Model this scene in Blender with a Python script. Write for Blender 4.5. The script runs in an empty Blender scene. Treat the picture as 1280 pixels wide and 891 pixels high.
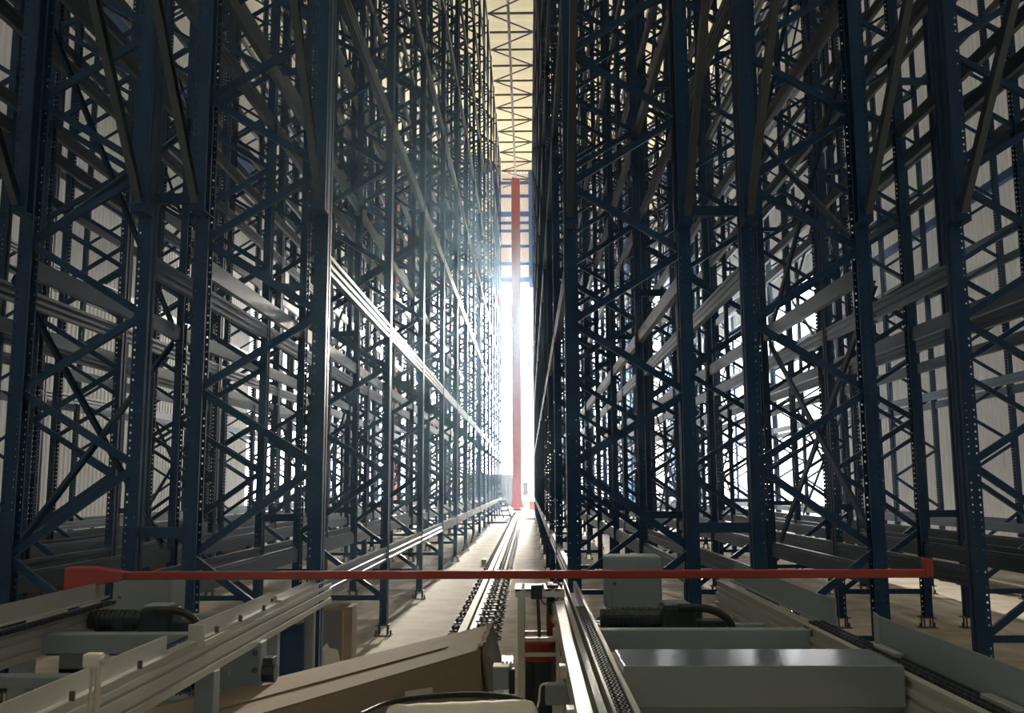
import bpy, math, random
import numpy as np
from mathutils import Matrix, Vector
random.seed(7)
HAZE = .0016
h = 1.5                                   # camera height in metres; the plan below is in multiples of h
F = 1177.0; VP = (661.0, 607.0); ROLL = math.radians(.4)
scene = bpy.context.scene
col = scene.collection

# ------------------------------------------------------------------ camera
def camera_axes():
    Y = np.array([VP[0]-640, -(VP[1]-445.5), -F]); Y /= np.linalg.norm(Y)
    u = np.array([-math.sin(ROLL), math.cos(ROLL), 0]); Z = u-(u@Y)*Y; Z /= np.linalg.norm(Z)
    return np.array([np.cross(Y, Z), Y, Z])
R3 = camera_axes()
def at(px, py, Y=None, z=None, x=None):
    """pixel + one known world coordinate (in h) -> world point in metres"""
    d = R3 @ np.array([px-640, -(py-445.5), -F])
    t = Y*h/d[1] if Y is not None else ((z-1)*h/d[2] if z is not None else x*h/d[0])
    p = np.array([0, 0, h])+t*d
    return Vector(p.tolist())
def proj(p):
    q = R3.T @ (np.array(p)-np.array([0, 0, h]))
    if q[2] > -.05: return None
    return 640+F*q[0]/-q[2], 445.5-F*q[1]/-q[2]
cd = bpy.data.cameras.new('camera'); cam = bpy.data.objects.new('camera', cd); col.objects.link(cam)
M = Matrix([list(R3[0])+[0], list(R3[1])+[0], list(R3[2])+[h], [0, 0, 0, 1]])
cam.matrix_world = M
cd.sensor_fit = 'HORIZONTAL'; cd.sensor_width = 36; cd.lens = F/1280*36; cd.clip_start = .05; cd.clip_end = 2000
scene.camera = cam

# ------------------------------------------------------------------ materials
def mat(name, color, rough=.5, metal=0., noise=None, bump=0., translucent=0., spec=.5, scale=(1, 1, 1)):
    m = bpy.data.materials.new(name); m.use_nodes = True
    nt = m.node_tree; n = nt.nodes; L = nt.links
    b = n['Principled BSDF']; b.inputs['Base Color'].default_value = (*color, 1)
    b.inputs['Roughness'].default_value = rough; b.inputs['Metallic'].default_value = metal
    b.inputs['Specular IOR Level'].default_value = spec
    csock = None
    if noise:
        sc, amt = noise
        tc = n.new('ShaderNodeTexCoord'); mp = n.new('ShaderNodeMapping'); mp.inputs['Scale'].default_value = scale
        no = n.new('ShaderNodeTexNoise'); no.inputs['Scale'].default_value = sc; no.inputs['Detail'].default_value = 6
        no.inputs['Roughness'].default_value = .62
        L.new(tc.outputs['Object'], mp.inputs['Vector']); L.new(mp.outputs['Vector'], no.inputs['Vector'])
        rp = n.new('ShaderNodeValToRGB'); e = rp.color_ramp.elements
        e[0].position = .2; e[1].position = .8
        e[0].color = (*[c*(1-amt) for c in color], 1); e[1].color = (*[min(1, c*(1+amt)) for c in color], 1)
        L.new(no.outputs['Fac'], rp.inputs['Fac']); L.new(rp.outputs['Color'], b.inputs['Base Color'])
        csock = rp.outputs['Color']
        mr = n.new('ShaderNodeMapRange'); mr.inputs['To Min'].default_value = max(0, rough-.04); mr.inputs['To Max'].default_value = min(1, rough+.04)
        L.new(no.outputs['Fac'], mr.inputs['Value']); L.new(mr.outputs['Result'], b.inputs['Roughness'])
        if bump:
            bp = n.new('ShaderNodeBump'); bp.inputs['Strength'].default_value = bump; bp.inputs['Distance'].default_value = .01
            L.new(no.outputs['Fac'], bp.inputs['Height']); L.new(bp.outputs['Normal'], b.inputs['Normal'])
    if translucent:
        tr = n.new('ShaderNodeBsdfTranslucent'); tr.inputs['Color'].default_value = (*color, 1)
        if csock: L.new(csock, tr.inputs['Color'])
        mx = n.new('ShaderNodeMixShader'); mx.inputs['Fac'].default_value = translucent
        L.new(b.outputs[0], mx.inputs[1]); L.new(tr.outputs[0], mx.inputs[2])
        L.new(mx.outputs[0], n['Material Output'].inputs['Surface'])
    return m
BLUE = mat('blue rack paint', (.0045, .037, .105), .42, 0, (6, .10), spec=.28)
GALV = mat('galvanised steel', (.085, .11, .14), .33, .85)
ALU = mat('conveyor aluminium', (.50, .50, .475), .38, .25)
STEEL = mat('bright steel', (.66, .65, .61), .30, .6)
PAINT = mat('light grey machine paint', (.26, .315, .345), .48, 0, (5, .07))
COVER = mat('sheet metal cover', (.275, .325, .35), .17, .35, (5, .04), .16)
BLACK = mat('black rubber', (.012, .016, .02), .45)
DARK = mat('dark motor paint', (.018, .030, .040), .42, .1, (8, .2))
MASTRED = mat('mast red paint', (.72, .10, .05), .5, 0, (3, .06))
RED = mat('red paint', (.36, .045, .032), .45, 0, (4, .10))
ORANGE = mat('orange red paint', (.75, .10, .03), .5, 0, (4, .08))
WHITE = mat('white plastic', (.72, .70, .64), .5, 0, (5, .05))
CARD = mat('cardboard', (.30, .235, .165), .8, 0, (3, .14), .1, scale=(1, 1, 6))
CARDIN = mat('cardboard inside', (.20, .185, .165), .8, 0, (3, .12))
TAPE = mat('orange edge tape', (.75, .33, .05), .5)
FLOOR = mat('concrete', (.56, .49, .38), .72, 0, (2.2, .50), .5, spec=.3)
RAILM = mat('dull rail steel', (.40, .40, .38), .55, .3, (5, .08))
YARD = mat('yard ground', (.55, .52, .47), .8, 0, (.3, .1))
WALLM = mat('ribbed wall sheet', (.78, .75, .68), .6, 0, (.35, .05), translucent=.033)
ENDM = mat('end wall sheet', (.70, .60, .52), .6, 0, (.35, .05), translucent=.07)
BACKM = mat('back wall sheet', (.30, .38, .46), .6, 0, (.35, .05), translucent=.006)  # unseen wall, bluish tint and slight translucency chosen for cool fill from behind
ROOFM = mat('roof sheet', (.92, .76, .46), .6, 0, (.3, .05), translucent=.105)
TIE = mat('dark tie steel', (.10, .09, .085), .5, .2, (5, .1))
GIRT = mat('blue girt paint', (.05, .13, .40), .45)
RUST = mat('red oxide steel', (.30, .085, .05), .6, 0, (5, .2))
CONT = mat('container paint', (.085, .062, .06), .6, 0, (1.2, .1))
CONT2 = mat('container door paint', (.13, .105, .075), .6, 0, (1.2, .1))
SKIN = mat('skin', (.50, .30, .21), .55)
CLOTH = mat('dark work trousers', (.03, .04, .07), .8)
VEST = mat('orange safety vest', (.95, .16, .02), .6)

# ------------------------------------------------------------------ mesh helpers
class MB:
    def __init__(s): s.v = []; s.f = []
    def add(s, vs, fs):
        o = len(s.v); s.v += [tuple(v) for v in vs]; s.f += [tuple(i+o for i in f) for f in fs]; return s
    def box(s, a, b):
        x0, y0, z0 = a; x1, y1, z1 = b
        x0, x1 = min(x0, x1), max(x0, x1); y0, y1 = min(y0, y1), max(y0, y1); z0, z1 = min(z0, z1), max(z0, z1)
        return s.add([(x0,y0,z0),(x1,y0,z0),(x1,y1,z0),(x0,y1,z0),(x0,y0,z1),(x1,y0,z1),(x1,y1,z1),(x0,y1,z1)],
                     [(3,2,1,0),(4,5,6,7),(0,1,5,4),(1,2,6,5),(2,3,7,6),(3,0,4,7)])
    def bar(s, p, q, w, d, side=(0, 1, 0)):
        """rectangular bar p->q; d is its size along `side`, w across"""
        p = Vector(p); q = Vector(q); t = (q-p).normalized(); sd = Vector(side)
        sd = (sd-t*sd.dot(t)).normalized(); n = t.cross(sd)
        c = [(-w/2, -d/2), (w/2, -d/2), (w/2, d/2), (-w/2, d/2)]
        vs = [p+n*a+sd*b for a, b in c]+[q+n*a+sd*b for a, b in c]
        return s.add(vs, [(0,1,2,3),(7,6,5,4),(0,4,5,1),(1,5,6,2),(2,6,7,3),(3,7,4,0)])
    def chan(s, p, q, w, d, t=.006, side=(0, 1, 0)):
        """open C channel p->q"""
        p = Vector(p); q = Vector(q); tt = (q-p).normalized(); sd = Vector(side)
        sd = (sd-tt*sd.dot(tt)).normalized(); n = tt.cross(sd)
        c = [(-w/2, -d/2), (w/2, -d/2), (w/2, d/2), (w/2-t, d/2), (w/2-t, -d/2+t), (-w/2+t, -d/2+t), (-w/2+t, d/2), (-w/2, d/2)]
        return s.extr([p+n*a+sd*b for a, b in c], q-p)
    def extr(s, poly, vec):
        n = len(poly); vec = Vector(vec)
        vs = [Vector(p) for p in poly]; vs += [p+vec for p in vs]
        fs = [tuple(range(n-1, -1, -1)), tuple(range(n, 2*n))]+[(i, (i+1) % n, n+(i+1) % n, n+i) for i in range(n)]
        return s.add(vs, fs)
    def prof(s, pts, y0, y1):
        """(x,z) profile swept along y"""
        return s.extr([(x, y0, z) for x, z in pts], (0, y1-y0, 0))
    def cyl(s, p, q, r, n=14, r2=None):
        p = Vector(p); q = Vector(q); t = (q-p).normalized(); r2 = r if r2 is None else r2
        a = t.orthogonal().normalized(); b = t.cross(a)
        ring = [(a*math.cos(2*math.pi*i/n)+b*math.sin(2*math.pi*i/n)) for i in range(n)]
        vs = [p+c*r for c in ring]+[q+c*r2 for c in ring]
        return s.add(vs, [tuple(range(n-1, -1, -1)), tuple(range(n, 2*n))]+[(i, (i+1) % n, n+(i+1) % n, n+i) for i in range(n)])
    def lathe(s, c, prof, n=24):
        c = Vector(c); k = len(prof)
        vs = [c+Vector((r*math.cos(2*math.pi*i/n), r*math.sin(2*math.pi*i/n), z)) for i in range(n) for r, z in prof]
        fs = [(i*k+j, ((i+1) % n)*k+j, ((i+1) % n)*k+j+1, i*k+j+1) for i in range(n) for j in range(k-1)]
        return s.add(vs, fs)
    def tube(s, pts, r, n=8):
        pts = [Vector(p) for p in pts]; vs = []; fs = []; a = None
        for i, p in enumerate(pts):
            t = (pts[min(i+1, len(pts)-1)]-pts[max(i-1, 0)]).normalized()
            a = (t.orthogonal() if a is None else a-t*a.dot(t)).normalized(); b = t.cross(a)
            vs += [p+(a*math.cos(2*math.pi*j/n)+b*math.sin(2*math.pi*j/n))*r for j in range(n)]
        for i in range(len(pts)-1):
            fs += [(i*n+j, i*n+(j+1) % n, (i+1)*n+(j+1) % n, (i+1)*n+j) for j in range(n)]
        fs += [tuple(range(n-1, -1, -1)), tuple(range((len(pts)-1)*n, len(pts)*n))]
        return s.add(vs, fs)
    def mesh(s, name, m):
        me = bpy.data.meshes.new(name); me.from_pydata(s.v, [], s.f); me.materials.append(m); me.update(); return me
    def build(s, name, m, parent=None, bevel=0., smooth=False, loc=None):
        return place(name, s.mesh(name, m), parent, loc, bevel, smooth)
def place(name, me, parent=None, loc=None, bevel=0., smooth=False):
    o = bpy.data.objects.new(name, me); col.objects.link(o)
    if parent: o.parent = parent
    if loc is not None: o.location = loc
    if bevel:
        b = o.modifiers.new('bevel', 'BEVEL'); b.width = bevel; b.segments = 2; b.limit_method = 'ANGLE'
    if smooth:
        for p in me.polygons: p.use_smooth = True
    return o
def spline(pts, k=10):
    """Catmull-Rom through points"""
    P = [Vector(p) for p in pts]; P = [P[0]*2-P[1]]+P+[P[-1]*2-P[-2]]; out = []
    for i in range(1, len(P)-2):
        a, b, c, d = P[i-1:i+3]
        for j in range(k):
            t = j/k
            out.append(.5*((2*b)+(c-a)*t+(2*a-5*b+4*c-d)*t*t+(3*b-a-3*c+d)*t**3))
    return out+[P[-2]]
def thing(name, label, cat, loc=(0, 0, 0), group=None):
    o = bpy.data.objects.new(name, None); col.objects.link(o); o.location = loc; o.empty_display_size = .2
    return tag(o, label, cat, group)
def tag(o, label=None, cat=None, group=None, kind=None):
    if label: o['label'] = label
    if cat: o['category'] = cat
    if group: o['group'] = group
    o['kind'] = kind or 'thing'
    return o
def struct(o): o['kind'] = 'structure'; return o
ORD = ['first', 'second', 'third', 'fourth', 'fifth', 'sixth', 'seventh', 'eighth', 'ninth', 'tenth', 'eleventh', 'twelfth',
       'thirteenth', 'fourteenth', 'fifteenth', 'sixteenth', 'seventeenth']

# ------------------------------------------------------------------ the rack plan (h units)
BAY = 2.088*h; NF = 15
ROWS = {'left': [(-.965, -1.615), (-1.83, -2.48), (-2.86, -3.51), (-3.75, -4.40), (-5.58, -6.23)],
        'right': [(.19, .84), (1.10, 1.75), (2.17, 2.82), (3.06, 3.71), (5.00, 5.65)]}
Y0 = {'left': 4.47*h, 'right': 4.77*h}
SGN = {'left': -1, 'right': 1}
HT = 13.1*h; W = .65*h
LEV = [(.595+1.535*i)*h for i in range(9)]      # beam tops

# ------------------------------------------------------------------ rack frame meshes
def post(mb, s, x0, dirx, holes, z0=.11, D=.075, hw=.062):
    """thin-walled perforated upright: web at x0, open towards dirx"""
    def quad(a, b, z0, z1): mb.add([(a[0], a[1], z0), (b[0], b[1], z0), (b[0], b[1], z1), (a[0], a[1], z1)], [(0, 1, 2, 3)])
    for yy in (-hw, hw):
        c = [0, .014, .025, D-.026, D-.014, D]; xs = [x0+dirx*v for v in c]
        for i in (0, 2, 4): quad((xs[i], yy), (xs[i+1], yy), z0, HT)
        quad((xs[5], yy), (xs[5], yy-.02*(1 if yy > 0 else -1)), z0, HT)
        for i in (1, 3):
            if holes:
                z = z0
                while z < HT-.06:
                    quad((xs[i], yy), (xs[i+1], yy), z, z+.040); z += .054
            else: quad((xs[i], yy), (xs[i+1], yy), z0, HT)
    quad((x0, -hw), (x0, -.02), z0, HT); quad((x0, .02), (x0, hw), z0, HT)
    quad((x0, -.02), (x0+dirx*.014, -.012), z0, HT); quad((x0, .02), (x0+dirx*.014, .012), z0, HT); quad((x0+dirx*.014, -.012), (x0+dirx*.014, .012), z0, HT)
def foot(mb, xc):
    mb.box((xc-.075, -.07, .104), (xc+.075, .07, .114))
    mb.box((xc-.09, -.06, 0), (xc+.09, .06, .010))
    for dx in (-.045, .045):
        for dy in (-.035, .035): mb.cyl((xc+dx, dy, .008), (xc+dx, dy, .125), .009, 8)
    for dx in (-.075, .075): mb.cyl((xc+dx, 0, .008), (xc+dx, 0, .05), .010, 8)
nodes = [(0, .25), (1, .68), (0, 1.10)]
z = 1.10; side = 1
while z+.365 < 12.9:
    z += .365; nodes.append((side, z)); side = 1-side
def xb(s, side): return s*(.045 if side == 0 else W-.045)
RACK = {}
for sd, s in SGN.items():
    d = {}
    for hol in (2, 1, 0):
        for sidep in (0, 1):
            mb = MB(); x0 = 0 if sidep == 0 else s*W
            post(mb, s, x0, s if sidep == 0 else -s, hol > 0, D=.098 if hol == 2 else .075)
            d['post', sidep, hol] = mb.mesh('upright', BLUE)
    for sidep in (0, 1):
        mb = MB(); x0 = 0 if sidep == 0 else s*W
        post(mb, s, x0, s if sidep == 0 else -s, True, z0=2.32*h, D=.105)
        x1, x2 = sorted((x0, x0+(s if sidep == 0 else -s)*.105)); mb.box((x1, -.062, 2.32*h-.012), (x2, .19, 2.32*h))
        d['twin', sidep] = mb.mesh('doubling_upright', BLUE)
        mb = MB(); foot(mb, s*.041 if sidep == 0 else s*(W-.041)); d['foot', sidep] = mb.mesh('foot_plate', TIE)
    def diag(a, b):
        mb = MB(); mb.chan((xb(s, a[0]), 0, (a[1]-a[1])*h), (xb(s, b[0]), 0, (b[1]-a[1])*h), .052, .034); return mb
    d['d0'] = diag(nodes[0], nodes[1]).mesh('diagonal_brace', BLUE)
    d['d1'] = diag(nodes[1], nodes[2]).mesh('diagonal_brace', BLUE)
    d['up'] = diag((0, 0), (1, .365)).mesh('diagonal_brace', BLUE)
    d['dn'] = diag((1, 0), (0, .365)).mesh('diagonal_brace', BLUE)
    mb = MB(); mb.chan((s*.03, 0, 0), (s*(W-.03), 0, 0), .05, .034); d['strut'] = mb.mesh('horizontal_strut', BLUE)
    for gap in (.215, .24, .25, .27):
        mb = MB(); mb.chan((-s*gap*h, 0, 0), (0, 0, 0), .075, .045); d['spacer', gap] = mb.mesh('row_spacer', BLUE)
    RACK[sd] = d
STRUTS = [.25, 12.95]
SPACERS = [.79+1.62*k for k in range(8)]
def row_gap(sd, r):
    if r not in (1, 3): return None
    g = abs(ROWS[sd][r][0]-ROWS[sd][r-1][1])
    return min((.215, .24, .25, .27), key=lambda k: abs(k-g)), g
LATT = {}
def lattice(sd, gap):
    """bracing of a distant frame as one lattice"""
    if (sd, gap) in LATT: return LATT[sd, gap]
    s = SGN[sd]; mb = MB()
    for a, b in zip(nodes, nodes[1:]): mb.bar((xb(s, a[0]), 0, a[1]*h), (xb(s, b[0]), 0, b[1]*h), .052, .034)
    for zz in STRUTS: mb.bar((s*.03, 0, zz*h), (s*(W-.03), 0, zz*h), .05, .034)
    if gap:
        for zz in SPACERS: mb.bar((-s*gap*h, 0, zz*h), (0, 0, zz*h), .075, .045)
    LATT[sd, gap] = mb.mesh('lattice_bracing', BLUE); return LATT[sd, gap]
ROWTXT = {0: 'the first row {} of the aisle', 1: 'the second row {} of the aisle', 2: 'the third row {} of the aisle',
          3: 'the fourth row {} of the aisle', 4: 'the outermost row by the {} wall'}
for sd in ('left', 'right'):
    s = SGN[sd]; d = RACK[sd]
    for r, (xf, xr) in enumerate(ROWS[sd]):
        for k in range(NF):
            y = Y0[sd]+k*BAY
            q = [proj((x*h, y, zz)) for x in (xf, xr) for zz in (.2, 4)]
            if all(p is None or p[0] < -12 or p[0] > 1292 for p in q): continue
            t = thing('storage_rack', f'blue rack frame, {ORD[k]} from the camera, in {ROWTXT[r].format(sd)}', 'storage rack', (xf*h, y, 0), 'pallet rack frames')
            g = row_gap(sd, r); near = k < 4
            for side in (0, 1):
                p = place('upright', d['post', side, 2 if k == 0 else 1 if k < 5 else 0], t)
                place('foot_plate', d['foot', side], p)
                if k == 0: place('doubling_upright', d['twin', side], t, (0, -.127, 0))
            if near:
                for i, (a, b) in enumerate(zip(nodes, nodes[1:])):
                    me = d['d0'] if i == 0 else d['d1'] if i == 1 else d['up'] if a[0] == 0 else d['dn']
                    place('diagonal_brace', me, t, (0, 0, a[1]*h))
                for zz in STRUTS: place('horizontal_strut', d['strut'], t, (0, 0, zz*h))
                if g:
                    for zz in SPACERS: place('row_spacer', d['spacer', g[0]], t, (0, 0, zz*h))
            else:
                place('lattice_bracing', lattice(sd, g[0] if g else None), t)

# ------------------------------------------------------------------ beams between the frames
BH, BT = .148, .050
def beam_profile(s):
    # stepped, grooved box beam; s: direction the outer face looks to
    pts = [(0, 0), (0, -.030), (-.007, -.034), (-.007, -.060), (0, -.064), (0, -.092), (-.007, -.096), (-.007, -.118), (0, -.122), (0, -BH), (-BT, -BH), (-BT, -.022), (-BT+.016, -.022), (-BT+.016, 0)]
    return [(s*x, z) for x, z in pts]
BL = BAY-.108
BM = {}
for s in (-1, 1):
    mb = MB(); mb.prof(beam_profile(s), 0, BL)
    for yy, a in ((0, -1), (BL, 1)): mb.box((-s*.002, yy, -.17), (-s*.058, yy-a*.006, .03))
    BM[s] = mb
BME = {s: BM[s].mesh('rack_beam', GALV) for s in BM}
cand = []
for sd in ('left', 'right'):
    s = SGN[sd]
    for r, (xf, xr) in enumerate(ROWS[sd]):
        for face, xx, o in ((0, xf*h+s*.004, -s), (1, xr*h-s*.004, s)):
            for li, zl in enumerate(LEV):
                for k in range(NF-1):
                    y = Y0[sd]+k*BAY+.054
                    a = proj((xx, y, zl-BH/2)); b = proj((xx, y+BL, zl-BH/2)); area = 0
                    if a and b:
                        n = 12; tot = 0
                        for j in range(n):
                            p = proj((xx, y+BL*(j+.5)/n, zl-BH/2)); p2 = proj((xx, y+BL*(j+.5)/n, zl))
                            if p and 0 <= p[0] <= 1280 and 0 <= p[1] <= 891: tot += abs(p[1]-p2[1])*2*(abs(a[0]-b[0])+abs(a[1]-b[1])+4)/n
                        area = tot*(1, .8, .6, .45, .45)[r]
                    cand.append((area, sd, r, face, li, k, xx, y, zl, o))
cand.sort(key=lambda c: -c[0])
rest = MB()
for i, (area, sd, r, face, li, k, xx, y, zl, o) in enumerate(cand):
    if i < 298 and area > 0:
        b = place('rack_beam', BME[o], None, (xx, y, zl))
        ft = 'aisle side' if face == 0 else 'back side'
        tag(b, f'galvanised beam, level {li+1}, {ORD[k]} bay, {ft}, {ROWTXT[r].format(sd)}', 'rack beam', 'galvanised rack beams')
    else:
        pr = [(0, 0), (0, -BH), (-BT, -BH), (-BT, 0)]
        rest.prof([(o*x+xx, z+zl) for x, z in pr], y, y+BL)
ob = rest.build('rack_beams', GALV); tag(ob, 'galvanised beams of the distant and upper rack bays', 'rack beams', kind='stuff')

# spine cross bracing at the back of every second row
for sd in ('left', 'right'):
    s = SGN[sd]
    for r in (1, 3):
        xx = ROWS[sd][r][1]*h+s*.03
        for k in (0, 3, 6, 9, 12):
            y = Y0[sd]+k*BAY
            p = [proj((xx, y+f*BAY, 2.)) for f in (0, 1)]
            if all(q is None or not -20 < q[0] < 1300 for q in p): continue
            t = thing('cross_bracing', f'tall blue cross bracing behind the {ORD[k]} bay of {ROWTXT[r].format(sd)}', 'cross bracing', (xx, y, 0), 'cross bracing of the racks')
            for li in range(8):
                za, zb = LEV[li]+.02, LEV[li+1]-.16
                for q, (u, v) in enumerate(((za, zb), (zb, za))):
                    mb = MB(); mb.chan((s*.03*q, .02, u), (s*.03*q, BAY-.02, v), .065, .026, .006, (1, 0, 0)); mb.build('diagonal_brace', BLUE, t)

# raking braces rising towards the camera from the first posts
RK = [('left', 0, 0), ('left', 0, 1), ('left', 1, 0), ('left', 1, 1), ('right', 0, 0), ('right', 0, 1), ('right', 1, 0), ('right', 1, 1), ('right', 2, 0)]
for sd, r, side in RK:
    x = ROWS[sd][r][side]*h+SGN[sd]*(.041 if side == 0 else -.041); y = Y0[sd]
    mb = MB(); mb.chan((0, -.19, 2.36*h), (0, -.19-1.75*h, (2.36+1.75*1.27)*h), .075, .05, .006, (1, 0, 0))
    o = mb.build('raking_brace', GALV, loc=(x, y, 0))
    tag(o, f'grey raking brace slanting overhead, {"front" if side == 0 else "back"} post of {ROWTXT[r].format(sd)}', 'brace', 'raking braces over the conveyors')

# ------------------------------------------------------------------ truss, guide rail, masts over the aisles
t = thing('aisle_truss', 'dark zigzag tie truss spanning the aisle between the rack tops', 'truss', (0, 0, 13.35*h))
yy = 19.2*h; xs = (-.99*h, .22*h); k = 0
while yy < 37*h:
    mb = MB(); mb.bar((xs[0], yy, 0), (xs[1], yy, 0), .07, .07); mb.build('tie_bar', TIE, t)
    mb = MB(); a, b = (xs if k % 2 == 0 else xs[::-1]); mb.bar((a, yy, 0), (b, yy+1.045*h, 0), .045, .045, (0, 0, 1)); mb.build('diagonal_tie', TIE, t)
    yy += 1.045*h; k += 1
def long_rail(x, y0, y1, z): return MB().prof([(x-.05, z), (x+.05, z), (x+.05, z+.02), (x+.012, z+.03), (x+.012, z+.10), (x+.05, z+.11), (x+.05, z+.13), (x-.05, z+.13), (x-.05, z+.11), (x-.012, z+.10), (x-.012, z+.03), (x-.05, z+.02)], y0, y1)
o = long_rail(-.43*h, 14*h, 37.5*h, 12.75*h).build('guide_rail', WHITE)
tag(o, 'pale overhead guide rail running along the aisle under the tie truss', 'guide rail')
def mast(x, y, lab):
    t = thing('crane_mast', lab, 'crane mast', (x*h, y*h, 0), 'red crane masts')
    w = .165*h
    mb = MB(); mb.box((-w, -.16*h, .30*h), (w, .16*h, 12.72*h))
    for z in (4.2, 8.4): mb.box((-w-.01, -.16*h-.01, z*h), (w+.01, .16*h+.01, z*h+.08))
    mb.build('column', MASTRED, t, .02)
    mb = MB(); mb.box((-w*1.35, -.24*h, .20*h), (w*1.35, .24*h, .33*h))
    for a in (-1, 1):
        for z in (.36, .52): mb.extr([(a*w, -.05, z*h), (a*w*1.35, -.05, .33*h), (a*w, -.05, .33*h)], (0, .1, 0))
    mb.build('base_flange', ORANGE, t, .01)
    mb = MB(); mb.box((-w*.9, -.9*h, .10*h), (w*.9, 1.2*h, .20*h)); mb.build('travel_carriage', ORANGE, t, .01)
    for yy in (-.75, 1.05):
        mb = MB(); mb.cyl((-.05, yy*h, .13*h), (.05, yy*h, .13*h), .06*h, 20); mb.build('wheel', STEEL, t)
    mb = MB(); mb.box((-w*.6, -.2, 12.72*h), (w*.6, .2, 12.76*h)); mb.cyl((-w*.8, 0, 12.80*h), (-w*.3, 0, 12.80*h), .06); mb.build('guide_head', TIE, t)
    return t
mast(-.43, 35.2, 'tall red crane mast standing on the rail at the far end of the aisle')
mast(-4.99, 35.6, 'red crane mast half hidden in the next aisle behind the left racks')

# ------------------------------------------------------------------ floor rails
def floor_rail(x, y0, y1, pitch, lab, n):
    t = thing('floor_rail', lab, 'floor rail', (x*h, 0, 0), 'crane rails on the floor')
    mb = MB(); mb.prof([(-.075, .012), (.075, .012), (.075, .024), (.016, .036), (.016, .095), (.036, .105), (.036, .135), (-.036, .135), (-.036, .105), (-.016, .095), (-.016, .036), (-.075, .024)], y0*h, y1*h)
    mb.build('rail', RAILM, t)
    cm = MB(); cm.box((-.19, -.05, 0), (.36, .05, .012))
    for a in (-.15, -.10, .12, .17, .25, .32):
        cm.cyl((a, 0, .01), (a, 0, .075 if a > 0 else .06), .016, 8); cm.cyl((a, 0, .03), (a, 0, .045), .028, 6)
    cm.box((-.13, -.035, .022), (-.05, .035, .038)); cm.box((.05, -.035, .022), (.36, .035, .036)); cm.box((.27, -.075, .012), (.33, .075, .03))
    me = cm.mesh('rail_clamp', TIE); me2 = None
    y = y0+.1; i = 0; more = MB()
    while y < y1 and i < n:
        place('rail_clamp', me, t, (0, y*h, 0)); y += pitch; i += 1
    return t
floor_rail(-.43, 5.2, 36, .36, 'crane rail with bolted clamps running down the concrete floor of the aisle', 88)
floor_rail(4.40, 7.2, 34, .40, 'crane rail on small feet in the next aisle behind the right racks', 60)
floor_rail(-4.99, 8.0, 34, .40, 'crane rail on the floor of the next aisle behind the left racks', 60)
mb = MB(); mb.prof([(-.06, 0), (.06, 0), (.06, .015), (.01, .02), (.01, .12), (.06, .125), (.06, .14), (-.06, .14), (-.06, .125), (-.01, .12), (-.01, .02), (-.06, .015)], 8.6*h, 16*h)
o = mb.build('steel_beam', RUST, loc=(-4.6*h, 0, 0)); tag(o, 'red oxide steel beam lying on the floor behind the left racks', 'steel beam')

# ------------------------------------------------------------------ building shell
XL, XR, YB, YE, ZR = -6.75*h, 6.35*h, -7*h, 41*h, 15*h
EAVE = 9.7*h
mb = MB(); mb.box((XL, YB, -.2), (XR, YE, 0)); struct(mb.build('floor', FLOOR))
mb = MB(); mb.box((-150, YE, -.22), (150, 260, -.02)); mb.box((-150, YB, -.22), (XL, YE, -.02)); mb.box((XR, YB, -.22), (150, YE, -.02)); struct(mb.build('yard_ground', YARD))
def ribbed(a0, a1, fn, pitch=.2, dep=.035):
    """trapezoidal sheet: fn(a, depth, level)->point"""
    mb = MB(); n = int((a1-a0)/pitch); prof = []
    for i in range(n):
        a = a0+i*pitch
        prof += [(a, 0), (a+pitch*.45, 0), (a+pitch*.55, dep), (a+pitch*.9, dep)]
    prof.append((a1, 0)); k = len(prof)
    mb.add([fn(a, d, 0) for a, d in prof]+[fn(a, d, 1) for a, d in prof], [(i, i+1, k+i+1, k+i) for i in range(k-1)])
    return mb
OPEN_Y = 20.5*h; OPEN_L = 22.5*h; OPEN_Z = 5.7*h  # left wall opening added to brighten its far part
mb = ribbed(YB, OPEN_L, lambda a, d, l: (XL-d, a, l*ZR))
m2 = ribbed(OPEN_L, YE, lambda a, d, l: (XL-d, a, (OPEN_Z, ZR)[l])); mb.add(m2.v, m2.f)
struct(mb.build('wall_left', WALLM))
mb = ribbed(YB, OPEN_Y, lambda a, d, l: (XR+d, a, l*ZR))
m2 = ribbed(OPEN_Y, YE, lambda a, d, l: (XR+d, a, (OPEN_Z, ZR)[l])); mb.add(m2.v, m2.f)
struct(mb.build('wall_right', WALLM))
struct(ribbed(XL, XR, lambda a, d, l: (a, YE+d, (EAVE, ZR)[l])).build('wall_far', ENDM))
struct(ribbed(XL, XR, lambda a, d, l: (a, YB-d, l*ZR)).build('wall_back', BACKM))
struct(ribbed(YB, YE, lambda a, d, l: ((XL, XR)[l], a, ZR+d), 1.0, .05).build('ceiling', ROOFM))
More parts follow.
